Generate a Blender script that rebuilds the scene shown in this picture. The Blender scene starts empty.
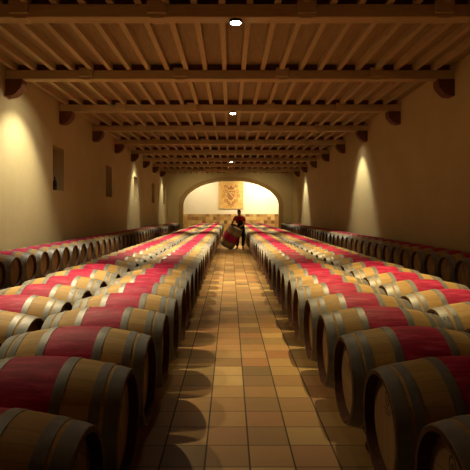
import bpy, bmesh, math, random
from mathutils import Vector, Matrix
random.seed(7)
C = bpy.context.scene
COL = C.collection
PI = math.pi

# ------------------------------------------------------------------ nodes
def mat(name, rough=0.6, metal=0.0, spec=0.3):
    m = bpy.data.materials.new(name); m.use_nodes = True
    nt = m.node_tree; b = nt.nodes['Principled BSDF']
    b.inputs['Roughness'].default_value = rough
    b.inputs['Metallic'].default_value = metal
    b.inputs['Specular IOR Level'].default_value = spec
    return m, nt, b

def N(nt, typ, **kw):
    n = nt.nodes.new(typ)
    for k, v in kw.items(): setattr(n, k, v)
    return n

def val(nt, v, sock):
    if isinstance(v, (int, float)): sock.default_value = v
    elif isinstance(v, tuple): sock.default_value = v
    else: nt.links.new(v, sock)

def math_(nt, op, a, b=0.0, c=0.0):
    n = N(nt, 'ShaderNodeMath', operation=op)
    val(nt, a, n.inputs[0]); val(nt, b, n.inputs[1]); val(nt, c, n.inputs[2])
    return n.outputs[0]

def ramp(nt, fac, stops, interp='LINEAR'):
    r = N(nt, 'ShaderNodeValToRGB'); r.color_ramp.interpolation = interp
    el = r.color_ramp.elements
    el[0].position = stops[0][0]; el[0].color = stops[0][1] + (1,)
    el[1].position = stops[-1][0]; el[1].color = stops[-1][1] + (1,)
    for p, c in stops[1:-1]:
        e = el.new(p); e.color = c + (1,)
    nt.links.new(fac, r.inputs[0]); return r.outputs[0]

def mix(nt, fac, a, b, mode='MIX'):
    n = N(nt, 'ShaderNodeMix', data_type='RGBA', blend_type=mode)
    val(nt, fac, n.inputs[0])
    for v, s in ((a, n.inputs[6]), (b, n.inputs[7])):
        if isinstance(v, tuple): s.default_value = v if len(v) == 4 else v + (1,)
        else: nt.links.new(v, s)
    return n.outputs[2]

def noise(nt, vec, scale, detail=3.0, rough=0.55):
    n = N(nt, 'ShaderNodeTexNoise'); n.inputs['Scale'].default_value = scale
    n.inputs['Detail'].default_value = detail; n.inputs['Roughness'].default_value = rough
    nt.links.new(vec, n.inputs['Vector']); return n.outputs[0]

def mapping(nt, vec, scale=(1, 1, 1), loc=(0, 0, 0)):
    n = N(nt, 'ShaderNodeMapping'); n.inputs['Scale'].default_value = scale
    n.inputs['Location'].default_value = loc
    nt.links.new(vec, n.inputs['Vector']); return n.outputs[0]

def bump(nt, h, bsdf, strength=0.2, dist=0.01):
    n = N(nt, 'ShaderNodeBump'); n.inputs['Strength'].default_value = strength
    n.inputs['Distance'].default_value = dist
    nt.links.new(h, n.inputs['Height']); nt.links.new(n.outputs[0], bsdf.inputs['Normal'])

def objco(nt): return N(nt, 'ShaderNodeTexCoord').outputs['Object']

def simple(name, c1, c2, scale=8, rough=0.6, metal=0.0, spec=0.3, stretch=(1, 1, 1), bmp=0.1):
    m, nt, b = mat(name, rough, metal, spec)
    v = mapping(nt, objco(nt), stretch)
    f = noise(nt, v, scale)
    nt.links.new(ramp(nt, f, [(0.3, c1), (0.7, c2)]), b.inputs['Base Color'])
    if bmp: bump(nt, f, b, bmp)
    return m

# barrel staves: oak with a wine-stained band round the bilge
def stave_material():
    m, nt, b = mat('oak_staves', 0.62, 0, 0.18)
    co = objco(nt)
    s = N(nt, 'ShaderNodeSeparateXYZ'); nt.links.new(co, s.inputs[0])
    x, y, z = s.outputs
    rnd = N(nt, 'ShaderNodeObjectInfo').outputs['Random']
    ang = math_(nt, 'ARCTAN2', z, y)
    st = math_(nt, 'MULTIPLY', math_(nt, 'ADD', ang, PI), 30 / (2 * PI))
    idx = math_(nt, 'FLOOR', st); fr = math_(nt, 'FRACT', st)
    cmb = N(nt, 'ShaderNodeCombineXYZ'); nt.links.new(idx, cmb.inputs[0]); nt.links.new(rnd, cmb.inputs[1])
    wn = N(nt, 'ShaderNodeTexWhiteNoise', noise_dimensions='2D'); nt.links.new(cmb.outputs[0], wn.inputs['Vector'])
    off = N(nt, 'ShaderNodeVectorMath', operation='ADD'); nt.links.new(co, off.inputs[0])
    cr = N(nt, 'ShaderNodeCombineXYZ')
    nt.links.new(math_(nt, 'MULTIPLY', rnd, 37.0), cr.inputs[0]); nt.links.new(cr.outputs[0], off.inputs[1])
    grain = noise(nt, mapping(nt, off.outputs[0], (3, 30, 30)), 2.0, 5)
    blot = noise(nt, off.outputs[0], 5.0, 4)
    base = ramp(nt, wn.outputs[0], [(0, (0.43, 0.275, 0.088)), (0.5, (0.52, 0.355, 0.125)), (1, (0.60, 0.425, 0.165))])
    base = mix(nt, math_(nt, 'MULTIPLY', grain, 0.6), base, (0.30, 0.15, 0.045))
    base = mix(nt, math_(nt, 'MULTIPLY', math_(nt, 'GREATER_THAN', blot, 0.68), 0.25), base, (0.4, 0.16, 0.08))
    redv = noise(nt, mapping(nt, off.outputs[0], (1.5, 9, 9)), 3.0, 6, 0.65)
    red = ramp(nt, redv, [(0.3, (0.26, 0.006, 0.030)), (0.5, (0.42, 0.015, 0.066)), (0.7, (0.60, 0.075, 0.15))])
    ax = math_(nt, 'ABSOLUTE', x)
    edge = math_(nt, 'ADD', ax, math_(nt, 'MULTIPLY', math_(nt, 'SUBTRACT', blot, 0.5), 0.012))
    isred = math_(nt, 'LESS_THAN', edge, 0.155)
    colr = mix(nt, isred, base, red)
    # bung-side drip of wine on a few barrels
    seam = math_(nt, 'LESS_THAN', math_(nt, 'ABSOLUTE', math_(nt, 'SUBTRACT', fr, 0.5)), 0.465)
    colr = mix(nt, math_(nt, 'MULTIPLY', math_(nt, 'SUBTRACT', 1.0, seam), 0.25), colr, (0.08, 0.03, 0.012))
    hv = N(nt, 'ShaderNodeHueSaturation'); nt.links.new(colr, hv.inputs['Color'])
    nt.links.new(math_(nt, 'ADD', math_(nt, 'MULTIPLY', rnd, 0.3), 0.85), hv.inputs['Value'])
    nt.links.new(hv.outputs[0], b.inputs['Base Color'])
    bump(nt, math_(nt, 'ADD', seam, math_(nt, 'MULTIPLY', grain, 0.3)), b, 0.25, 0.004)
    return m

def head_material():
    m, nt, b = mat('oak_head', 0.6, 0, 0.25)
    co = objco(nt)
    s = N(nt, 'ShaderNodeSeparateXYZ'); nt.links.new(co, s.inputs[0])
    rnd = N(nt, 'ShaderNodeObjectInfo').outputs['Random']
    st = math_(nt, 'MULTIPLY', math_(nt, 'ADD', s.outputs[1], 1.0), 11.0)
    idx = math_(nt, 'FLOOR', st); fr = math_(nt, 'FRACT', st)
    cmb = N(nt, 'ShaderNodeCombineXYZ'); nt.links.new(idx, cmb.inputs[0]); nt.links.new(rnd, cmb.inputs[1])
    wn = N(nt, 'ShaderNodeTexWhiteNoise', noise_dimensions='2D'); nt.links.new(cmb.outputs[0], wn.inputs['Vector'])
    grain = noise(nt, mapping(nt, co, (30, 30, 3)), 2.0, 4)
    base = ramp(nt, wn.outputs[0], [(0, (0.276, 0.156, 0.060)), (1, (0.360, 0.222, 0.090))])
    base = mix(nt, math_(nt, 'MULTIPLY', grain, 0.4), base, (0.32, 0.16, 0.06))
    seam = math_(nt, 'LESS_THAN', math_(nt, 'ABSOLUTE', math_(nt, 'SUBTRACT', fr, 0.5)), 0.47)
    base = mix(nt, math_(nt, 'MULTIPLY', math_(nt, 'SUBTRACT', 1.0, seam), 0.6), base, (0.08, 0.03, 0.01))
    nt.links.new(base, b.inputs['Base Color'])
    return m

def tile_material(name, size, offx, palette, grout, gw, axes=(0, 1), rough=0.4, spec=0.4, streak=True):
    m, nt, b = mat(name, rough, 0, spec)
    co = N(nt, 'ShaderNodeNewGeometry').outputs['Position']
    s = N(nt, 'ShaderNodeSeparateXYZ'); nt.links.new(co, s.inputs[0])
    u = math_(nt, 'DIVIDE', math_(nt, 'SUBTRACT', s.outputs[axes[0]], offx), size)
    v = math_(nt, 'DIVIDE', math_(nt, 'ADD', s.outputs[axes[1]], 0.09), size)
    cu, cv = math_(nt, 'FLOOR', u), math_(nt, 'FLOOR', v)
    cmb = N(nt, 'ShaderNodeCombineXYZ'); nt.links.new(cu, cmb.inputs[0]); nt.links.new(cv, cmb.inputs[1])
    wn = N(nt, 'ShaderNodeTexWhiteNoise', noise_dimensions='2D'); nt.links.new(cmb.outputs[0], wn.inputs['Vector'])
    colr = ramp(nt, wn.outputs[0], palette)
    n1 = noise(nt, co, 6.0, 5); n2 = noise(nt, co, 45.0, 3)
    colr = mix(nt, math_(nt, 'MULTIPLY', n1, 0.3), colr, (0.20, 0.10, 0.04))
    colr = mix(nt, math_(nt, 'MULTIPLY', n2, 0.08), colr, (0.6, 0.42, 0.2))
    def edge(t, w):
        f = math_(nt, 'FRACT', t)
        d = math_(nt, 'ABSOLUTE', math_(nt, 'SUBTRACT', f, 0.5))
        return math_(nt, 'GREATER_THAN', d, 0.5 - w)
    g = math_(nt, 'MAXIMUM', edge(u, gw), edge(v, gw * 0.75))
    colr = mix(nt, g, colr, grout)
    nt.links.new(colr, b.inputs['Base Color'])
    r = math_(nt, 'ADD', math_(nt, 'MULTIPLY', g, 0.4), math_(nt, 'ADD', rough - 0.1, math_(nt, 'MULTIPLY', n1, 0.2)))
    nt.links.new(r, b.inputs['Roughness'])
    bump(nt, math_(nt, 'SUBTRACT', math_(nt, 'MULTIPLY', n1, 0.2), g), b, 0.35, 0.004)
    return m

def plaster_material(name, c1, c2):
    m, nt, b = mat(name, 0.85, 0, 0.15)
    co = N(nt, 'ShaderNodeNewGeometry').outputs['Position']
    n1 = noise(nt, co, 0.8, 5); n2 = noise(nt, co, 9, 5)
    f = math_(nt, 'ADD', math_(nt, 'MULTIPLY', n1, 0.7), math_(nt, 'MULTIPLY', n2, 0.3))
    nt.links.new(ramp(nt, f, [(0.3, c1), (0.7, c2)]), b.inputs['Base Color'])
    bump(nt, n2, b, 0.15, 0.01)
    return m

def wood_material(name, c1, c2, stretch, rough=0.65, planks=None):
    m, nt, b = mat(name, rough, 0, 0.25)
    co = N(nt, 'ShaderNodeNewGeometry').outputs['Position']
    g = noise(nt, mapping(nt, co, stretch), 2.0, 5, 0.6)
    c = ramp(nt, g, [(0.3, c1), (0.7, c2)])
    if planks:
        s = N(nt, 'ShaderNodeSeparateXYZ'); nt.links.new(co, s.inputs[0])
        fr = math_(nt, 'FRACT', math_(nt, 'DIVIDE', s.outputs[planks[0]], planks[1]))
        ln = math_(nt, 'LESS_THAN', fr, 0.06)
        c = mix(nt, math_(nt, 'MULTIPLY', ln, 0.8), c, (0.03, 0.015, 0.006))
    nt.links.new(c, b.inputs['Base Color']); bump(nt, g, b, 0.2, 0.004)
    return m

def emit(name, col, strength):
    m = bpy.data.materials.new(name); m.use_nodes = True
    nt = m.node_tree; b = nt.nodes['Principled BSDF']
    b.inputs['Emission Color'].default_value = col + (1,)
    b.inputs['Emission Strength'].default_value = strength
    return m

M = {}
M['staves'] = stave_material()
M['head'] = head_material()
M['hoop'] = simple('galvanised_hoop', (0.17, 0.172, 0.155), (0.26, 0.26, 0.235), 14, 0.5, 0.2, 0.5, bmp=0.05)
M['stamp'] = simple('burnt_stamp', (0.05, 0.02, 0.01), (0.09, 0.035, 0.015), 20)
M['chime'] = simple('toasted_end_grain', (0.07, 0.028, 0.014), (0.13, 0.05, 0.024), 25, 0.8)
M['rail'] = wood_material('dark_rail_wood', (0.10, 0.035, 0.015), (0.18, 0.07, 0.03), (20, 2, 20))
M['floor'] = tile_material('terracotta_tiles', 0.279, 0.44 * 0.279,
    [(0, (0.13, 0.09, 0.03)), (0.18, (0.24, 0.135, 0.042)), (0.38, (0.32, 0.175, 0.055)), (0.55, (0.38, 0.235, 0.078)),
     (0.7, (0.22, 0.15, 0.05)), (0.85, (0.29, 0.13, 0.045)), (1, (0.47, 0.32, 0.12))], (0.05, 0.03, 0.013), 0.02)
M['dado'] = tile_material('dado_tiles', 0.33, 0.1,
    [(0, (0.13, 0.04, 0.012)), (0.25, (0.46, 0.23, 0.045)), (0.45, (0.58, 0.35, 0.08)), (0.6, (0.27, 0.11, 0.025)),
     (0.8, (0.64, 0.44, 0.13)), (1, (0.50, 0.27, 0.06))], (0.42, 0.26, 0.08), 0.03, axes=(0, 2), rough=0.5)
M['plaster'] = plaster_material('ochre_plaster', (0.48, 0.39, 0.185), (0.55, 0.455, 0.235))
M['cream'] = plaster_material('cream_plaster', (0.78, 0.66, 0.42), (0.84, 0.73, 0.50))
M['stone'] = plaster_material('arch_stone', (0.34, 0.22, 0.08), (0.44, 0.30, 0.12))
M['board'] = wood_material('ceiling_boards', (0.23, 0.165, 0.075), (0.31, 0.23, 0.11), (12, 1.2, 12)) # wood_material('ceiling_boards', (0.272, 0.183, 0.072), (0.357, 0.246, 0.102), (12, 1.2, 12))
M['joist'] = wood_material('joist_wood', (0.38, 0.285, 0.145), (0.50, 0.39, 0.21), (25, 1.5, 25)) # wood_material('joist_wood', (0.414, 0.293, 0.135), (0.540, 0.396, 0.198), (25, 1.5, 25))
M['beam'] = wood_material('beam_wood', (0.38, 0.285, 0.145), (0.50, 0.39, 0.21), (1.5, 25, 25)) # wood_material('beam_wood', (0.414, 0.293, 0.135), (0.540, 0.396, 0.198), (1.5, 25, 25))
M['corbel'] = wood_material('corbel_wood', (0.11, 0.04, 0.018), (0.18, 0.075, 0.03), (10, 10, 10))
M['dark'] = simple('dark_shutter', (0.05, 0.03, 0.015), (0.09, 0.05, 0.025), 10)
M['black'] = simple('black_metal', (0.02, 0.02, 0.02), (0.04, 0.04, 0.04), 10, 0.4, 0.5)
M['glassdark'] = simple('dark_bottle_glass', (0.012, 0.012, 0.01), (0.02, 0.02, 0.015), 10, 0.15, 0, 0.5, bmp=0)
M['lens'] = emit('lit_lens', (1.0, 0.9, 0.72), 60.0)
M['lens_soft'] = emit('lit_spot_lens', (1.0, 0.8, 0.55), 10.0)
M['panel'] = simple('tapestry_cloth', (0.60, 0.32, 0.075), (0.74, 0.46, 0.14), 3, 0.9)
M['relief'] = simple('crest_embroidery', (0.30, 0.12, 0.03), (0.40, 0.18, 0.05), 12, 0.8)
M['gold'] = simple('crest_gold_thread', (0.62, 0.40, 0.12), (0.75, 0.52, 0.2), 12, 0.6)
M['shirt'] = simple('red_cotton', (0.46, 0.012, 0.014), (0.58, 0.02, 0.02), 25, 0.85)
M['skin'] = simple('skin', (0.30, 0.14, 0.075), (0.36, 0.18, 0.10), 10, 0.55, bmp=0)
M['hair'] = simple('dark_hair', (0.012, 0.008, 0.006), (0.03, 0.02, 0.014), 60, 0.6)
M['trouser'] = simple('black_trousers', (0.012, 0.011, 0.012), (0.025, 0.022, 0.022), 30, 0.85)
M['apron'] = simple('black_apron', (0.010, 0.009, 0.012), (0.02, 0.018, 0.022), 30, 0.75)
M['shoe'] = simple('dark_leather', (0.015, 0.01, 0.008), (0.03, 0.02, 0.015), 30, 0.4)
M['white_paint'] = simple('eye_white', (0.7, 0.68, 0.62), (0.75, 0.72, 0.68), 5, 0.3, bmp=0)

# ------------------------------------------------------------------ mesh helpers
def link(name, me, m=None, parent=None, loc=(0, 0, 0), rot=(0, 0, 0), smooth=False):
    o = bpy.data.objects.new(name, me); COL.objects.link(o)
    o.location = loc; o.rotation_euler = rot
    if m and not me.materials: me.materials.append(m)
    if smooth: me.polygons.foreach_set('use_smooth', [True] * len(me.polygons))
    if parent: o.parent = parent
    return o

def to_mesh(bm, name):
    bmesh.ops.recalc_face_normals(bm, faces=bm.faces)
    me = bpy.data.meshes.new(name); bm.to_mesh(me); bm.free(); return me

def box(bm, x0, x1, y0, y1, z0, z1, bev=0.0):
    vs = [bm.verts.new((x, y, z)) for x in (x0, x1) for y in (y0, y1) for z in (z0, z1)]
    F = [(0, 1, 3, 2), (4, 6, 7, 5), (0, 4, 5, 1), (2, 3, 7, 6), (0, 2, 6, 4), (1, 5, 7, 3)]
    fs = [bm.faces.new([vs[i] for i in f]) for f in F]
    if bev:
        es = list({e for f in fs for e in f.edges})
        bmesh.ops.bevel(bm, geom=es, offset=bev, segments=1, affect='EDGES')

def lathe(bm, prof, axis='X', seg=40, closed=False):
    """prof = [(a, r)] along the axis; closed joins last to first."""
    rings = []
    for a, r in prof:
        ring = []
        if r < 1e-6:
            p = (a, 0, 0) if axis == 'X' else (0, 0, a)
            ring = [bm.verts.new(p)] * seg
        else:
            for k in range(seg):
                t = 2 * PI * k / seg
                p = (a, r * math.cos(t), r * math.sin(t)) if axis == 'X' else (r * math.cos(t), r * math.sin(t), a)
                ring.append(bm.verts.new(p))
        rings.append(ring)
    pairs = list(zip(rings, rings[1:]))
    if closed: pairs.append((rings[-1], rings[0]))
    for A, B in pairs:
        for k in range(seg):
            q = [A[k], A[(k + 1) % seg], B[(k + 1) % seg], B[k]]
            u = []
            for v in q:
                if v not in u: u.append(v)
            if len(u) >= 3:
                try: bm.faces.new(u)
                except ValueError: pass

def tag(o, label=None, cat=None, group=None, kind=None):
    if label: o['label'] = label
    if cat: o['category'] = cat
    if group: o['group'] = group
    if kind: o['kind'] = kind
    return o

def empty(name, loc=(0, 0, 0), rot=(0, 0, 0)):
    o = bpy.data.objects.new(name, None); COL.objects.link(o)
    o.empty_display_size = 0.1; o.location = loc; o.rotation_euler = rot
    return o

def struct(name, bm, m):
    return tag(link(name, to_mesh(bm, name), m), kind='structure')

# ------------------------------------------------------------------ dimensions
W = 5.15; Y0 = -3.0; YE = 39.9; YB = 44.2
ZB = 4.63; ZJ = 4.84; ZC = 4.985
BEAM0 = 7.73; BS = 3.52

# ------------------------------------------------------------------ shell
bm = bmesh.new(); box(bm, -W - .5, W + .5, Y0 - .3, YB + .3, -0.2, 0); fl = struct('floor', bm, M['floor'])

niches = [(14.1, 15.03), (20.1, 21.15), (26.0, 27.0), (32.0, 33.1), (37.4, 38.4)]
NZ0, NZ1 = 2.24, 3.54
bm = bmesh.new()
box(bm, -W - .5, -W, Y0, YB, 0, NZ0); box(bm, -W - .5, -W, Y0, YB, NZ1, 5.2)
ys = [Y0] + [v for n in niches for v in n] + [YB]
for a, b_ in zip(ys[::2], ys[1::2]): box(bm, -W - .5, -W, a, b_, NZ0, NZ1)
struct('wall_left', bm, M['plaster'])
bm = bmesh.new(); box(bm, W, W + .5, Y0, YB, 0, 5.2); struct('wall_right', bm, M['plaster'])
bm = bmesh.new(); box(bm, -W - .5, W + .5, Y0 - .3, Y0, 0, 5.2); struct('wall_back', bm, M['plaster'])
for i, (a, b_) in enumerate(niches):
    bm = bmesh.new(); box(bm, -W - .5, -W - .44, a, b_, NZ0, NZ1)
    w = struct('window_%d' % (i + 1), bm, M['dark'])
    w['label'] = 'dark closed shutter at the back of a deep wall niche'
    bm = bmesh.new()
    for t in (0.0, .46, .92): box(bm, -W - .44, -W - .41, a + t * (b_ - a), a + t * (b_ - a) + .07, NZ0, NZ1)
    box(bm, -W - .44, -W - .41, a, b_, NZ0, NZ0 + .06); box(bm, -W - .44, -W - .41, a, b_, NZ1 - .06, NZ1)
    link('window_frame', to_mesh(bm, 'window_frame'), M['dark'], w)

# end wall with the basket arch
AX, AR, AZ, AB = 0.08, 3.96, 2.2, 2.05
def arch_pts(a, b, n=32):
    return [(AX + a * math.cos(PI - PI * k / n), AZ + b * math.sin(PI - PI * k / n)) for k in range(n + 1)]
def extr(bm, poly, y0, y1):
    A = [bm.verts.new((x, y0, z)) for x, z in poly]; B = [bm.verts.new((x, y1, z)) for x, z in poly]
    bm.faces.new(A); bm.faces.new(B[::-1])
    for k in range(len(poly)):
        j = (k + 1) % len(poly); bm.faces.new((A[k], A[j], B[j], B[k]))
bm = bmesh.new()
P = arch_pts(AR + .1, AB + .1)
box(bm, -W, P[0][0], YE, YE + .5, 0, 5.0); box(bm, P[-1][0], W, YE, YE + .5, 0, 5.0)
box(bm, P[0][0], P[0][0] + .002, YE, YE + .5, AZ, 5.0)
for (xa, za), (xb, zb) in zip(P, P[1:]):
    extr(bm, [(xa, za), (xb, zb), (xb, 5.0), (xa, 5.0)], YE, YE + .5)
struct('wall_end', bm, M['plaster'])
bm = bmesh.new()
O = arch_pts(AR + .33, AB + .30); I = arch_pts(AR, AB)
for k in range(len(I) - 1):
    extr(bm, [I[k], I[k + 1], O[k + 1], O[k]], YE - .05, YE + .52)
for sx in (-1, 1):
    xa, xb = sorted((AX + sx * AR, AX + sx * (AR + .33)))
    nb = 6
    for k in range(nb):
        box(bm, xa, xb, YE - .05, YE + .52, k * AZ / nb + .004, (k + 1) * AZ / nb - .004, .008)
tr = struct('trim_1', bm, M['stone']); tr['label'] = 'stone surround of the wide arch at the far end'
bm = bmesh.new(); box(bm, -W, W, YB, YB + .3, 1.46, 5.2); struct('wall_alcove', bm, M['cream'])
bm = bmesh.new(); box(bm, -W, W, YB - .04, YB + .3, 0, 1.46); d = struct('trim_2', bm, M['dado'])
d['label'] = 'chequered ochre and brown tiled dado on the wall behind the arch'

# ceiling: boards + joists
bm = bmesh.new(); box(bm, -W - .5, W + .5, Y0 - .3, YB + .3, ZC, ZC + .2); ceil = struct('ceiling', bm, M['board'])
for k in range(-12, 12):
    x = 0.31 + 0.4375 * k
    if abs(x) > W - .06: continue
    bm = bmesh.new(); box(bm, x - .05, x + .05, Y0, YE, ZJ, ZC)
    link('joist', to_mesh(bm, 'joist'), M['joist'], ceil)

# ------------------------------------------------------------------ beams and corbels
ords = ['nearest', 'second', 'third', 'fourth', 'fifth', 'sixth', 'seventh', 'eighth', 'ninth', 'tenth', 'eleventh', 'twelfth']
def ordinal(i):
    n = i + 1
    return '%d%s' % (n, 'th' if 10 <= n % 100 <= 20 else {1: 'st', 2: 'nd', 3: 'rd'}.get(n % 10, 'th'))
beam_y = [BEAM0 + BS * k for k in range(-1, 9)]
def corbel_mesh(s):
    bm = bmesh.new()
    # side profile against the wall (x measured out of the wall)
    pr = [(0, 0), (.38, 0), (.38, -.10), (.35, -.20), (.29, -.26), (.26, -.30), (.18, -.36), (.08, -.38), (0, -.38)]
    A = [bm.verts.new((s * x, -.14, z)) for x, z in pr]; B = [bm.verts.new((s * x, .14, z)) for x, z in pr]
    bm.faces.new(A); bm.faces.new(B[::-1])
    for k in range(len(pr)):
        j = (k + 1) % len(pr); bm.faces.new((A[k], A[j], B[j], B[k]))
    return to_mesh(bm, 'wall_corbel')
FILL = {}
cme = {-1: corbel_mesh(1), 1: corbel_mesh(-1)}
for i, y in enumerate(beam_y):
    bm = bmesh.new(); box(bm, -W, W, -.13, .13, ZB, ZJ, .012)
    bn = ('%s heavy wooden ceiling beam in view from the camera end' % ordinal(i - 1)) if i else 'heavy wooden ceiling beam overhead, nearer than the one with the bright lamp'
    if i == 1: bn = 'frontmost fully seen wooden ceiling beam, with the bright lamp under it'
    o = link('ceiling_beam', to_mesh(bm, 'ceiling_beam'), M['beam'], loc=(0, y, 0))
    tag(o, bn, 'beam', 'cross beams under the ceiling')
    for bx_ in (-3.3, -1.15, 1.2, 3.35):
        bm = bmesh.new(); box(bm, bx_ - .15, bx_ + .15, -.19, -.131, ZB + .05, ZJ + .04, .008)
        box(bm, bx_ - .15, bx_ + .15, .131, .19, ZB + .05, ZJ + .04, .008); box(bm, bx_ - .10, bx_ + .10, -.13, .13, ZB - .012, ZB + .01)
        link('joint_block', to_mesh(bm, 'joint_block'), M['beam'], o)
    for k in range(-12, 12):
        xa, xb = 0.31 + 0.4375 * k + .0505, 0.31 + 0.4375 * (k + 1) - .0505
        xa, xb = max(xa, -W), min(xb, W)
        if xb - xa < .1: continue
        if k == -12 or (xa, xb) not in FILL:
            bm = bmesh.new(); box(bm, xa, xb, -.05, .05, ZJ + .001, ZC - .001); FILL[(xa, xb)] = to_mesh(bm, 'shade_board'); FILL[(xa, xb)].materials.append(M['corbel'])  # boards added in a dark colour for the shade between joists over each beam
        link('shade_board', FILL[(xa, xb)], None, o)['label'] = 'board between two joists, coloured dark for the shaded gap'
    for s, side in ((-1, 'left'), (1, 'right')):
        c = link('wall_corbel', cme[s], M['corbel'], loc=(s * W, y, ZB))
        tag(c, 'dark wooden corbel on the %s wall under the %s' % (side, ('%s ceiling beam in view' % ordinal(i - 1)) if i else 'overhead beam closest to the camera'), 'corbel', 'corbels on the %s wall' % side)

# ------------------------------------------------------------------ barrels
RB, RH, HL = 0.3485, 0.277, 0.475
def rad(x): return RB - (RB - RH) * (abs(x) / HL) ** 2
def barrel_meshes(seg):
    bm = bmesh.new()
    xs = [-HL + 2 * HL * k / 24 for k in range(25)]
    prof = [(x, rad(x)) for x in xs]
    inner = [(HL, RH - .022), (HL - .060, RH - .030), (HL - .060, RH - .038), (-HL + .060, RH - .038), (-HL + .060, RH - .030), (-HL, RH - .022)]
    lathe(bm, prof + inner, 'X', seg, True)
    body = to_mesh(bm, 'staves')
    body.materials.append(M['staves']); body.materials.append(M['chime'])
    for p in body.polygons:
        c = p.center; rc = math.hypot(c.y, c.z)
        if rc < rad(c.x) - .006: p.material_index = 1
    heads = []
    for s in (-1, 1):
        bm = bmesh.new()
        lathe(bm, [(s * (HL - .050), 0), (s * (HL - .050), RH - .045), (s * (HL - .056), RH - .029), (s * (HL - .074), RH - .031), (s * (HL - .074), 0)], 'X', seg)
        heads.append(to_mesh(bm, 'barrel_head'))
    hoops = []
    for a, b_ in ((.405, .472), (.338, .386), (.152, .205)):
        for s in (-1, 1):
            bm = bmesh.new()
            n = 4
            q = [a + (b_ - a) * k / n for k in range(n + 1)]
            lathe(bm, [(s * x, rad(x) + .0035) for x in q] + [(s * x, rad(x) - .002) for x in q[::-1]], 'X', seg, True)
            # rivets
            for dx in (.3, .7):
                xx = a + (b_ - a) * dx; r = rad(xx) + .003
                for tt in (0.55, 0.62):
                    mtx = Matrix.Translation((s * xx, r * math.cos(tt), r * math.sin(tt)))
                    bmesh.ops.create_icosphere(bm, subdivisions=1, radius=.006, matrix=mtx)
            hoops.append(to_mesh(bm, 'hoop'))
    for me, mm in [(body, None)] + [(h, M['head']) for h in heads] + [(h, M['hoop']) for h in hoops]:
        if mm: me.materials.append(mm)
        me.polygons.foreach_set('use_smooth', [True] * len(me.polygons))
    for me in heads: me.polygons.foreach_set('use_smooth', [False] * len(me.polygons))
    body.set_sharp_from_angle(angle=0.6)
    for h in hoops: h.set_sharp_from_angle(angle=0.6)
    return body, heads, hoops
FULL = barrel_meshes(48)
LOW = barrel_meshes(24)

def stamp_mesh(s):
    """small burnt-in crest and two scribbled lines, upper part of a head facing s*X"""
    bm = bmesh.new(); X = s * (HL - .0492)
    def quad(pts):
        vs = [bm.verts.new((X, y, z)) for y, z in pts]; bm.faces.new(vs)
    def ring(cy, cz, r0, r1, ry=1.0, n=14, a0=0, a1=2 * PI):
        for k in range(n):
            t, u = a0 + (a1 - a0) * k / n, a0 + (a1 - a0) * (k + 1) / n
            quad([(cy + r0 * math.cos(t), cz + ry * r0 * math.sin(t)), (cy + r1 * math.cos(t), cz + ry * r1 * math.sin(t)),
                  (cy + r1 * math.cos(u), cz + ry * r1 * math.sin(u)), (cy + r0 * math.cos(u), cz + ry * r0 * math.sin(u))])
    ring(0, .135, .024, .034, 1.25)
    ring(0, .13, .004, .013, 1.2, 8)
    for k in (-1, 0, 1): quad([(k * .017 - .006, .180), (k * .017 + .006, .180), (k * .017 + .003, .20), (k * .017 - .003, .20)])
    crest = to_mesh(bm, 'burnt_crest'); bm = bmesh.new()
    for zz, w in ((.072, .055), (.052, .040)):
        n = 7
        for k in range(n):
            y = -w + 2 * w * (k + .1) / n
            quad([(y, zz), (y + 1.3 * w / n, zz + .002), (y + 1.2 * w / n, zz + .013), (y - .001, zz + .010)])
    return crest, to_mesh(bm, 'burnt_lettering')
STAMP = {s: stamp_mesh(s) for s in (-1, 1)}
for pr_ in STAMP.values():
    for me in pr_: me.materials.append(M['stamp'])

def make_barrel(loc, rot=(0, 0, 0), meshes=FULL, roll=0.0, axis_h=RB, stampside=0):
    """barrel axis along local X, origin at the point it rests on"""
    body, heads, hoops = meshes
    r = empty('wine_barrel', loc, rot)
    kids = [link('staves', body)] + [link('barrel_head', h) for h in heads] + [link('hoop', h) for h in hoops]
    for o in kids:
        o.parent = r; o.location = (0, 0, axis_h); o.rotation_euler = (roll, 0, 0)
    if stampside:
        a = random.uniform(-.25, .25)
        for me, w_ in zip(STAMP[stampside], ('small dark burnt crest', 'dark scribbled burnt lettering')):
            o = link(me.name.split('.')[0], me, None, r, (0, 0, axis_h)); o.rotation_euler = (a, 0, 0); o['label'] = w_
    return r

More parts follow.
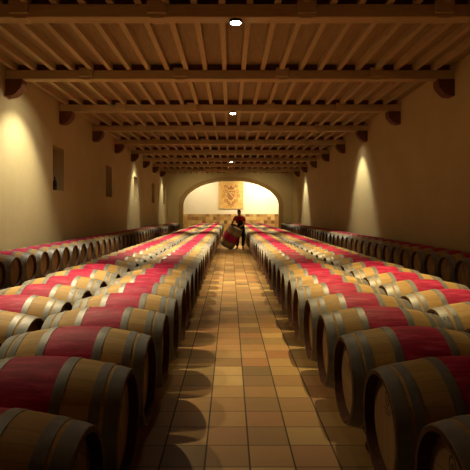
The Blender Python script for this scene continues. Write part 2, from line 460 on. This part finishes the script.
BASE = 0.443 - RB
P_ = 0.70
rows = [  # centre x, first y, stamp side, wording, group
    (-0.52 - HL, 1.86, 1, 'in row left of aisle', 'barrels of the row left of the aisle', 'aisle row left'),
    (-1.545 - HL, 3.14, 0, 'in middle row left of aisle', 'barrels of the middle left row', 'mid left'),
    (-4.02 - HL, 7.05, 1, 'in row along left wall', 'barrels of the row by the left wall', 'left wall'),
    (0.74 + HL, 1.86, -1, 'in row right of aisle', 'barrels of the row right of the aisle', 'aisle row right'),
    (1.77 + HL, 3.50, 0, 'in middle row right of aisle', 'barrels of the middle right row', 'mid right'),
    (4.10 + HL, 7.9, -1, 'in row along right wall', 'barrels of the row by the right wall', 'right wall'),
]
for cx, y, sside, words, grp, rn in rows:
    i = 0
    first = y
    while y < 39.2:
        jx = random.uniform(-.012, .012)
        if rn == 'aisle row right': jx += .085 * math.exp(-(y - 1.86) / .8)
        if rn == 'aisle row left': jx -= .03 * math.exp(-(y - 1.86) / .8)
        st = sside if (sside and y < 14) else 0
        b = make_barrel((cx + jx, y, BASE), (0, 0, random.uniform(-.012, .012)), FULL if y < 12 else LOW, random.uniform(0, 2 * PI), RB, st)
        if i == 0: t = 'oak wine barrel nearest the camera ' + words
        else: t = '%s oak wine barrel from the camera %s' % (ordinal(i), words)
        tag(b, t, 'barrel', grp)
        y += P_; i += 1
    last = y - P_
    for q, e in ((-1, 'left'), (1, 'right')):
        bm = bmesh.new(); box(bm, -.025, .025, 0, last - first + .8, 0, .0945, .006)
        rl = link('wooden_rail', to_mesh(bm, 'wooden_rail'), M['rail'], None, (cx + q * .105, first - .4, 0))
        tag(rl, 'dark floor rail under the %s ends of the barrels %s' % (e, words), 'rail', 'floor rails under the barrels')

# ------------------------------------------------------------------ lamps
def spot(name, loc, aim, watt, ang, blend, col, size=.04, parent=None):
    l = bpy.data.lights.new(name, 'SPOT'); l.energy = watt; l.spot_size = math.radians(ang); l.spot_blend = blend
    l.color = col; l.shadow_soft_size = size
    o = bpy.data.objects.new(name, l); COL.objects.link(o); o.location = loc
    d = Vector(aim) - Vector(loc); o.rotation_euler = d.to_track_quat('-Z', 'Y').to_euler()
    return o

def fixture(loc, aim, mount_z, label, group, kind='soft', r=.06, L=.14):
    """spotlight: bracket from the beam + can aimed at the target; the lens gives off light"""
    root = empty('spotlight', loc)
    tag(root, label, 'lamp', group)
    d = (Vector(aim) - Vector(loc)).normalized(); q = d.to_track_quat('-Z', 'Y').to_euler()
    bm = bmesh.new(); lathe(bm, [(.0, 0), (0, r * .86), (-.008, r * .86), (-.008, r), (L, r), (L + .02, r * .6), (L + .02, 0)], 'Z', 20)
    link('lamp_housing', to_mesh(bm, 'lamp_housing'), M['black'], root, (0, 0, 0), q)
    bm = bmesh.new(); lathe(bm, [(-.012, 0), (-.012, r * .84), (-.004, r * .84)], 'Z', 20)
    link('lens', to_mesh(bm, 'lens'), M['lens'] if kind == 'bright' else M['lens_soft'], root, (0, 0, 0), q)
    top = Vector((0, 0, mount_z - loc[2]))
    p = -d * (L * .5)
    bm = bmesh.new(); box(bm, p.x - .012, p.x + .012, p.y - .012, p.y + .012, p.z, top.z)
    link('bracket', to_mesh(bm, 'bracket'), M['black'], root)
    return root, Vector(loc) + d * .03

WARM = (1.0, 0.79, 0.46); PALE = (1.0, 0.84, 0.58); WALLC = (1.0, 0.90, 0.70)
def bY(k): return BEAM0 + BS * k
# lamps seen on the centre line
for k, w, word in ((0, 35, 'brightest round lamp under the frontmost beam, centre of the ceiling'),
                   (2, 330, 'small lit lamp in mid ceiling under the third beam in view'),
                   (6, 250, 'tiny lit lamp far down the centre of the ceiling')):
    r_ = empty('ceiling_lamp', (.09, bY(k), ZB)); tag(r_, word, 'lamp', 'lit lamps on the ceiling centre line')
    bm = bmesh.new(); lathe(bm, [(0, 0), (0, .105), (-.035, .105), (-.045, .09), (-.02, .085), (-.02, 0)], 'Z', 28)
    link('lamp_housing', to_mesh(bm, 'lamp_housing'), M['black'], r_)
    bm = bmesh.new(); lathe(bm, [(-.021, 0), (-.021, .083), (-.05, .075), (-.06, .05), (-.064, 0)], 'Z', 28)
    link('lens', to_mesh(bm, 'lens'), M['lens'], r_, smooth=True)
    spot('light', (.09, bY(k), ZB - .09), (.09, bY(k), 0), w, 110, .8, PALE, .06)
# wall washers tucked between the joists behind the beams: a narrow beam and its wider spill
for x, y, w, half, aimz, spill, side, n in ((-W + 1.6, 11.62, 430, 41, 1.3, .16, 'left', 'nearest'), (-W + 1.2, 26.1, 260, 30, 2.2, .1, 'left', 'middle'), (-W + 1.2, 36.6, 200, 30, 2.2, .1, 'left', 'farthest'),
                        (W - 1.1, 18.9, 370, 33, 1.0, .08, 'right', 'nearer'), (W - 1.1, 33.0, 400, 32, 1.0, .08, 'right', 'farther')):
    sx = -1 if x < 0 else 1
    aim = (sx * W, y, aimz)
    r_, p = fixture((x, y, 4.82), aim, ZC, 'black wall-washing spotlight up between joists, %s one on the %s wall' % (n, side), 'wall washing spotlights')
    spot('light', p, aim, w * spill, half * 3, .6, WALLC, .08)
    spot('light', p, aim, w, half * 2, .6, WALLC, .06)
# unseen spotlights added to light the barrel rows; the first follows floor shadows
for x, k, aim, w, ang in ((-3.3, -1, (-1.0, 5.2, 0), 230, 90), (-2.5, 0, (-2.3, 5.3, 0), 1000, 72), (1.25, 0, (2.3, 5.7, 0), 800, 74),
                          (-2.1, 1, (-1.1, 11.0, 0), 1300, 80), (-2.1, 2, (-1.5, 15.8, 0), 1000, 86), (-2.1, 4, (-1.4, 23, 0), 1200, 86), (-2.1, 6, (-1.4, 30, 0), 1200, 86), (-2.1, 8, (-1.4, 36, 0), 500, 86),
                          (1.5, 1, (.9, 11.0, 0), 850, 80), (1.9, 2, (1.3, 16.5, 0), 600, 84), (1.9, 4, (1.4, 23, 0), 850, 84), (1.9, 6, (1.4, 30, 0), 900, 84), (1.9, 8, (1.4, 36, 0), 400, 84)):
    loc = (x, {-1: 5.2, 0: 6.6}.get(k, bY(k) + .32), ZB + .13)
    r_, p = fixture(loc, aim, ZC, ('unseen black spotlight %s, %s of centre' % ({-1: 'high over the nearest barrels', 0: 'between joists just before the frontmost beam'}.get(k, 'hidden behind the %s ceiling beam in view' % ordinal(k + 1)), 'left' if x < 0 else 'right')), 'unseen spotlights over the barrels')
    spot('light', p, aim, w, ang, 1.0, (1.0, .73, .34) if (k < 3 and x > 0) else WARM, .05)
# unseen spotlights added to brighten the end wall round the arch
for x, n in ((-2.4, 'left'), (2.4, 'right')):
    loc = (x, bY(8) + .32, ZB + .13); aim = (x, YE, 1.0)
    r_, p = fixture(loc, aim, ZC, 'unseen black spotlight added to brighten the end wall, %s side of the arch' % n, 'unseen end wall spotlights')
    spot('light', p, aim, 150, 120, .8, WARM, .05)
# alcove lights
for x, w, n in ((2.9, 1000, 'right'), (-2.6, 330, 'left')):
    loc = (x, YE + 1.6, 4.75); aim = (x * 1.0, YB, 3.0)
    r_, p = fixture(loc, aim, ZC, 'black spotlight on the alcove ceiling behind the arch, %s side' % n, 'alcove spotlights')
    spot('light', p, aim, w, 130, .8, (1, .87, .64), .1)

# ------------------------------------------------------------------ bottle in the nearest niche
bm = bmesh.new()
lathe(bm, [(0, 0), (0, .055), (.01, .062), (.22, .062), (.27, .05), (.30, .022), (.38, .018), (.385, .021), (.40, .021), (.40, 0)], 'Z', 20)
o = link('bottle', to_mesh(bm, 'bottle'), M['glassdark'], loc=(-W - .09, 14.5, NZ0), smooth=True)
tag(o, 'dark bottle standing in the nearest niche of the left wall', 'bottle')

# ------------------------------------------------------------------ crest hanging
cp = empty('wall_hanging', (.09, YB - .05, 1.95))
tag(cp, 'square ochre hanging with an embroidered crest on the wall behind the arch', 'hanging')
bm = bmesh.new(); box(bm, -1.14, 1.14, -.03, .03, 0, 2.5, .01); link('cloth', to_mesh(bm, 'cloth'), M['panel'], cp)
bm = bmesh.new()
for a in ((-1.14, 1.14, 0, .06), (-1.14, 1.14, 2.44, 2.5)): box(bm, a[0], a[1], -.05, -.031, a[2], a[3])
for a in ((-1.14, -1.08), (1.08, 1.14)): box(bm, a[0], a[1], -.05, -.031, .061, 2.439)
link('border', to_mesh(bm, 'border'), M['gold'], cp)
def tube2d(bm, pts, r, y=-.05):
    for k in range(len(pts) - 1):
        (xa, za), (xb, zb) = pts[k], pts[k + 1]
        d = Vector((xb - xa, 0, zb - za)); n = Vector((-d.z, 0, d.x)).normalized() * r
        vs = []
        for yy in (-.031, y):
            for p, s in ((Vector((xa, yy, za)), 1), (Vector((xb, yy, zb)), 1), (Vector((xb, yy, zb)), -1), (Vector((xa, yy, za)), -1)):
                vs.append(bm.verts.new(p + n * s))
        for f in ((0, 1, 2, 3), (4, 7, 6, 5), (0, 4, 5, 1), (1, 5, 6, 2), (2, 6, 7, 3), (3, 7, 4, 0)): bm.faces.new([vs[i] for i in f])
sh = [(-.32, 1.62), (.32, 1.62), (.32, 1.15), (.24, .92), (0, .74), (-.24, .92), (-.32, 1.15)]
bm = bmesh.new(); extr(bm, sh, -.07, -.031); link('shield', to_mesh(bm, 'shield'), M['relief'], cp)
bm = bmesh.new()
tube2d(bm, [(-.3, 1.6), (.3, .95)], .03, -.08); tube2d(bm, [(-.05, 1.5), (.22, 1.5), (.22, 1.3), (-.05, 1.5)], .02, -.08)
link('shield_band', to_mesh(bm, 'shield_band'), M['gold'], cp)
bm = bmesh.new()
cr = [(-.24, 1.74), (.24, 1.74), (.30, 2.02), (.15, 1.9), (0, 2.12), (-.15, 1.9), (-.30, 2.02)]
extr(bm, cr, -.07, -.031); link('crown', to_mesh(bm, 'crown'), M['relief'], cp)
for s in (-1, 1):
    for cx_, cz_, rr, tw in ((.56, 1.62, .22, 1), (.64, 1.16, .20, -1), (.48, .78, .19, 1), (.5, 2.02, .14, -1), (.22, .52, .14, -1)):
        bm = bmesh.new()
        pts = [(s * (cx_ + rr * (1 - t / 26) * math.cos(tw * t * .42 + 2.6)), cz_ + rr * (1 - t / 26) * math.sin(tw * t * .42 + 2.6)) for t in range(24)]
        tube2d(bm, pts, .024)
        tube2d(bm, [pts[0], (s * cx_ * .55, cz_ - .12)], .022)
        link('scroll', to_mesh(bm, 'scroll'), M['relief'], cp)
bm = bmesh.new()
for k in range(-2, 3):
    tube2d(bm, [(k * .1 - .05, .33 - .02 * k * k), (k * .1, .42 - .02 * k * k), (k * .1 + .05, .33 - .02 * k * k)], .02)
tube2d(bm, [(0, .25), (0, .12)], .035)
link('ribbon', to_mesh(bm, 'ribbon'), M['relief'], cp)
bm = bmesh.new(); lathe(bm, [(-1.2, 0), (-1.2, .035), (1.2, .035), (1.2, 0)], 'X', 10)
link('hanging_rod', to_mesh(bm, 'hanging_rod'), M['corbel'], cp, (0, -.035, 2.535))

# ------------------------------------------------------------------ the cellar worker
def skin(name, pts, edges, radii, m, parent, root=0, sub=2):
    me = bpy.data.meshes.new(name); me.from_pydata(pts, edges, []); me.update()
    o = bpy.data.objects.new(name, me); COL.objects.link(o); me.materials.append(m)
    if parent: o.parent = parent
    md = o.modifiers.new('Skin', 'SKIN'); md.use_smooth_shade = True
    if not me.skin_vertices: 
        bpy.context.view_layer.objects.active = o
    for k, sv in enumerate(me.skin_vertices[0].data):
        r = radii[k]; sv.radius = r if isinstance(r, tuple) else (r, r); sv.use_root = (k == root)
    sb = o.modifiers.new('Sub', 'SUBSURF'); sb.levels = sub; sb.render_levels = sub
    return o

PY = 21.1
per = empty('person', (.43, PY, 0)); tag(per, 'person in a red short-sleeved shirt and black apron tilting a barrel in the aisle', 'person')
# joints (relative to root; -x is towards the barrel, -y towards the camera)
J = dict(pelvis=(.05, .02, .93), belly=(.03, 0, 1.10), chest=(.00, -.03, 1.28), upper=(-.01, -.05, 1.38), neck=(-.02, -.07, 1.455), skull0=(-.025, -.085, 1.51),
         shL=(-.19, -.05, 1.365), elL=(-.315, -.13, 1.17), wrL=(-.385, -.17, .985), haL=(-.40, -.18, .93),
         shR=(.17, -.05, 1.355), elR=(.21, -.12, 1.12), wrR=(.075, -.24, 1.00), haR=(.03, -.26, .975),
         hipL=(-.05, .02, .88), knL=(-.09, -.02, .49), anL=(-.115, .06, .09), toL=(-.14, -.08, .035),
         hipR=(.14, .02, .88), knR=(.15, -.03, .48), anR=(.135, .04, .09), toR=(.15, -.10, .035))
names = ['pelvis', 'belly', 'chest', 'upper', 'neck', 'skull0', 'shL', 'elL', 'wrL', 'haL', 'shR', 'elR', 'wrR', 'haR', 'hipL', 'knL', 'anL', 'toL', 'hipR', 'knR', 'anR', 'toR']
rr = dict(pelvis=(.13, .10), belly=(.12, .095), chest=(.14, .10), upper=(.11, .085), neck=.052, skull0=.055, shL=.055, elL=.042, wrL=.028, haL=.03,
          shR=.055, elR=.042, wrR=.028, haR=.03, hipL=.085, knL=.058, anL=.04, toL=.035, hipR=.085, knR=.058, anR=.04, toR=.035)
ed = [('pelvis', 'belly'), ('belly', 'chest'), ('chest', 'upper'), ('upper', 'neck'), ('neck', 'skull0'), ('upper', 'shL'), ('shL', 'elL'), ('elL', 'wrL'), ('wrL', 'haL'),
      ('upper', 'shR'), ('shR', 'elR'), ('elR', 'wrR'), ('wrR', 'haR'), ('pelvis', 'hipL'), ('hipL', 'knL'), ('knL', 'anL'), ('anL', 'toL'), ('pelvis', 'hipR'), ('hipR', 'knR'), ('knR', 'anR'), ('anR', 'toR')]
ix = {n: k for k, n in enumerate(names)}
pts = [J[n] for n in names]; rads = [rr[n] for n in names]; eds = [(ix[a], ix[b]) for a, b in ed]
# fingers: short chains rooted in each palm
def add_hand(ha, wr, dirv, spread, curl, thumb):
    h = Vector(J[ha]); d = Vector(dirv).normalized(); s = Vector(spread).normalized(); c = Vector(curl).normalized()
    for k, (ln, o_) in enumerate(((.070, -.030), (.078, -.010), (.072, .010), (.056, .029))):
        p0 = h + s * o_ + d * .025; p1 = p0 + d * ln * .5 + c * .008; p2 = p1 + d * ln * .25 + c * ln * .4
        b0 = len(pts); pts.extend([tuple(p0), tuple(p1), tuple(p2)]); rads.extend([.0105, .0095, .008])
        eds.extend([(ix[ha], b0), (b0, b0 + 1), (b0 + 1, b0 + 2)])
    p0 = h - s * .032 - d * .005; p1 = p0 - s * .022 + d * .022 + c * .012; p2 = p1 + d * .022 + c * .015
    b0 = len(pts); pts.extend([tuple(p0), tuple(p1), tuple(p2)]); rads.extend([.012, .011, .009]); eds.extend([(ix[ha], b0), (b0, b0 + 1), (b0 + 1, b0 + 2)])
add_hand('haL', 'wrL', (-.25, -.1, -.95), (.2, -1, 0), (.9, 0, -.3), 1)
add_hand('haR', 'wrR', (-.9, -.2, -.3), (0, -1, .2), (0, 0, -1), 1)
body = skin('body', pts, eds, rads, M['skin'], per, 0)

# head: shaped ellipsoid with brow, nose, mouth, ears
hd = Matrix.Translation((-.035, -.105, 1.585)) @ Matrix.Rotation(math.radians(-28), 4, 'Z') @ Matrix.Rotation(math.radians(16), 4, 'X')
bm = bmesh.new(); bmesh.ops.create_uvsphere(bm, u_segments=32, v_segments=24, radius=1.0)
for v in bm.verts:
    x, y, z = v.co
    w = .076 * (1 - .22 * max(0, -z) ** 1.5); dp = .096 * (1 - .12 * max(0, -z))
    X, Y_, Z = x * w, y * dp, z * .118
    if y < 0:
        Y_ += -.010 * math.exp(-((z + .78) ** 2) / .05 - (x ** 2) / .12)             # chin
        Y_ += -.026 * math.exp(-((z + .18) ** 2) / .030 - (x ** 2) / .018)           # nose
        Y_ += -.007 * math.exp(-((z - .18) ** 2) / .01 - (x ** 2) / .3)              # brow
        Y_ += .010 * math.exp(-((z - .02) ** 2) / .015 - ((abs(x) - .38) ** 2) / .03)  # eye sockets
        Y_ += -.006 * math.exp(-((z + .48) ** 2) / .004 - (x ** 2) / .07)            # lips
    v.co = hd @ Vector((X, Y_, Z))
for s in (-1, 1):
    mtx = hd @ Matrix.Translation((s * .076, .012, -.01)) @ Matrix.Diagonal((.011, .022, .034, 1))
    bmesh.ops.create_uvsphere(bm, u_segments=10, v_segments=8, radius=1.0, matrix=mtx)
link('head', to_mesh(bm, 'head'), M['skin'], per, smooth=True)
for s in (-1, 1):
    bm = bmesh.new(); bmesh.ops.create_uvsphere(bm, u_segments=10, v_segments=8, radius=.011, matrix=hd @ Matrix.Translation((s * .030, -.078, .004)))
    e = link('eye', to_mesh(bm, 'eye'), M['white_paint'], per, smooth=True)
    bm = bmesh.new(); bmesh.ops.create_uvsphere(bm, u_segments=8, v_segments=6, radius=.006, matrix=hd @ Matrix.Translation((s * .030, -.086, .003)))
    link('pupil', to_mesh(bm, 'pupil'), M['hair'], e, smooth=True)
bm = bmesh.new(); bmesh.ops.create_uvsphere(bm, u_segments=32, v_segments=20, radius=1.0)
dele = []
for v in bm.verts:
    x, y, z = v.co
    lim = .42 if y < -.35 else (.05 if y < .1 else -.45)
    if z < lim: dele.append(v)
    v.co = hd @ Vector((x * .083, y * .104 + .003, z * .127))
bmesh.ops.delete(bm, geom=dele, context='VERTS')
h = link('hair', to_mesh(bm, 'hair'), M['hair'], per, smooth=True)
sol = h.modifiers.new('Solid', 'SOLIDIFY'); sol.thickness = .012; sol.offset = -1

def lerp(a, b, t): return tuple(Vector(J[a]).lerp(Vector(J[b]), t))
sp = [J['belly'], J['chest'], (J['upper'][0], J['upper'][1], J['upper'][2] + .005), (J['neck'][0], J['neck'][1], J['neck'][2] - .03), J['shL'], lerp('shL', 'elL', .75), J['shR'], lerp('shR', 'elR', .75), (.045, .015, .97)]
skin('shirt', sp, [(0, 1), (1, 2), (2, 3), (2, 4), (4, 5), (2, 6), (6, 7), (0, 8)],
     [(.145, .115), (.16, .12), (.13, .105), .066, .074, .070, .074, .070, (.15, .12)], M['shirt'], per, 1)
tp = [J['pelvis'], (.045, .01, 1.01), J['hipL'], J['knL'], (J['anL'][0], J['anL'][1], .10), J['hipR'], J['knR'], (J['anR'][0], J['anR'][1], .10)]
skin('trousers', tp, [(0, 1), (0, 2), (2, 3), (3, 4), (0, 5), (5, 6), (6, 7)], [(.155, .125), (.15, .12), .105, .082, .07, .105, .082, .07], M['trouser'], per, 0)
for an, to in (('anL', 'toL'), ('anR', 'toR')):
    a, t = J[an], J[to]
    skin('shoe', [(a[0], a[1] + .04, .045), (a[0], a[1] - .03, .055), (t[0], t[1], .042), (t[0] - .005, t[1] - .06, .035)], [(0, 1), (1, 2), (2, 3)], [.045, .048, .044, .032], M['shoe'], per, 0)
# apron: a curved sheet round the front from chest to knee
bm = bmesh.new(); G = []
nz, na = 12, 14
for i in range(nz + 1):
    t = i / nz; z = 1.27 - t * .72
    half = .55 if t < .2 else min(1.25, .55 + (t - .2) * 4)
    r_x, r_y = .165 + .03 * t, .135 + .03 * t
    cxx = .0 + .055 * min(1, t * 2); cyy = -.02 + .03 * t
    G.append([bm.verts.new((cxx + r_x * math.sin(a) , cyy - r_y * math.cos(a) - .01, z)) for a in [-half + 2 * half * k / na for k in range(na + 1)]])
for i in range(nz):
    for k in range(na): bm.faces.new((G[i][k], G[i][k + 1], G[i + 1][k + 1], G[i + 1][k]))
ap = link('apron', to_mesh(bm, 'apron'), M['apron'], per, smooth=True)
sol = ap.modifiers.new('Solid', 'SOLIDIFY'); sol.thickness = .006

# the tilted barrel he rolls: axis leans up and to the right
tl = math.radians(28)
axis = Vector((math.sin(tl), -.26, math.cos(tl))).normalized()
zc = HL * axis.z + RH * math.sqrt(1 - axis.z ** 2) + .004
rotm = axis.to_track_quat('X', 'Z').to_euler()
kids = make_barrel((.07, PY - .34, zc), rotm, FULL, 0.4, 0.0)
tag(kids, 'tilted oak wine barrel balanced on its rim in the aisle, held by the person', 'barrel')

# ------------------------------------------------------------------ world, camera, view
w = bpy.data.worlds.new('World'); C.world = w; w.use_nodes = True
w.node_tree.nodes['Background'].inputs[0].default_value = (0.02, 0.014, 0.008, 1)
w.node_tree.nodes['Background'].inputs[1].default_value = 0.2
cd = bpy.data.cameras.new('camera'); cam = bpy.data.objects.new('camera', cd); COL.objects.link(cam)
cam.location = (0, 0, 1.56); cam.rotation_euler = (PI / 2, 0, 0)
cd.sensor_width = 36; cd.lens = 36 * 485 / 470; cd.shift_x = 5 / 470; cd.shift_y = -22 / 470
cd.clip_start = .05; cd.clip_end = 200
C.camera = cam
C.view_settings.view_transform = 'Standard'; C.view_settings.look = 'None'
C.view_settings.exposure = 0.6; C.view_settings.gamma = 1.0; C.view_settings.use_curve_mapping = False
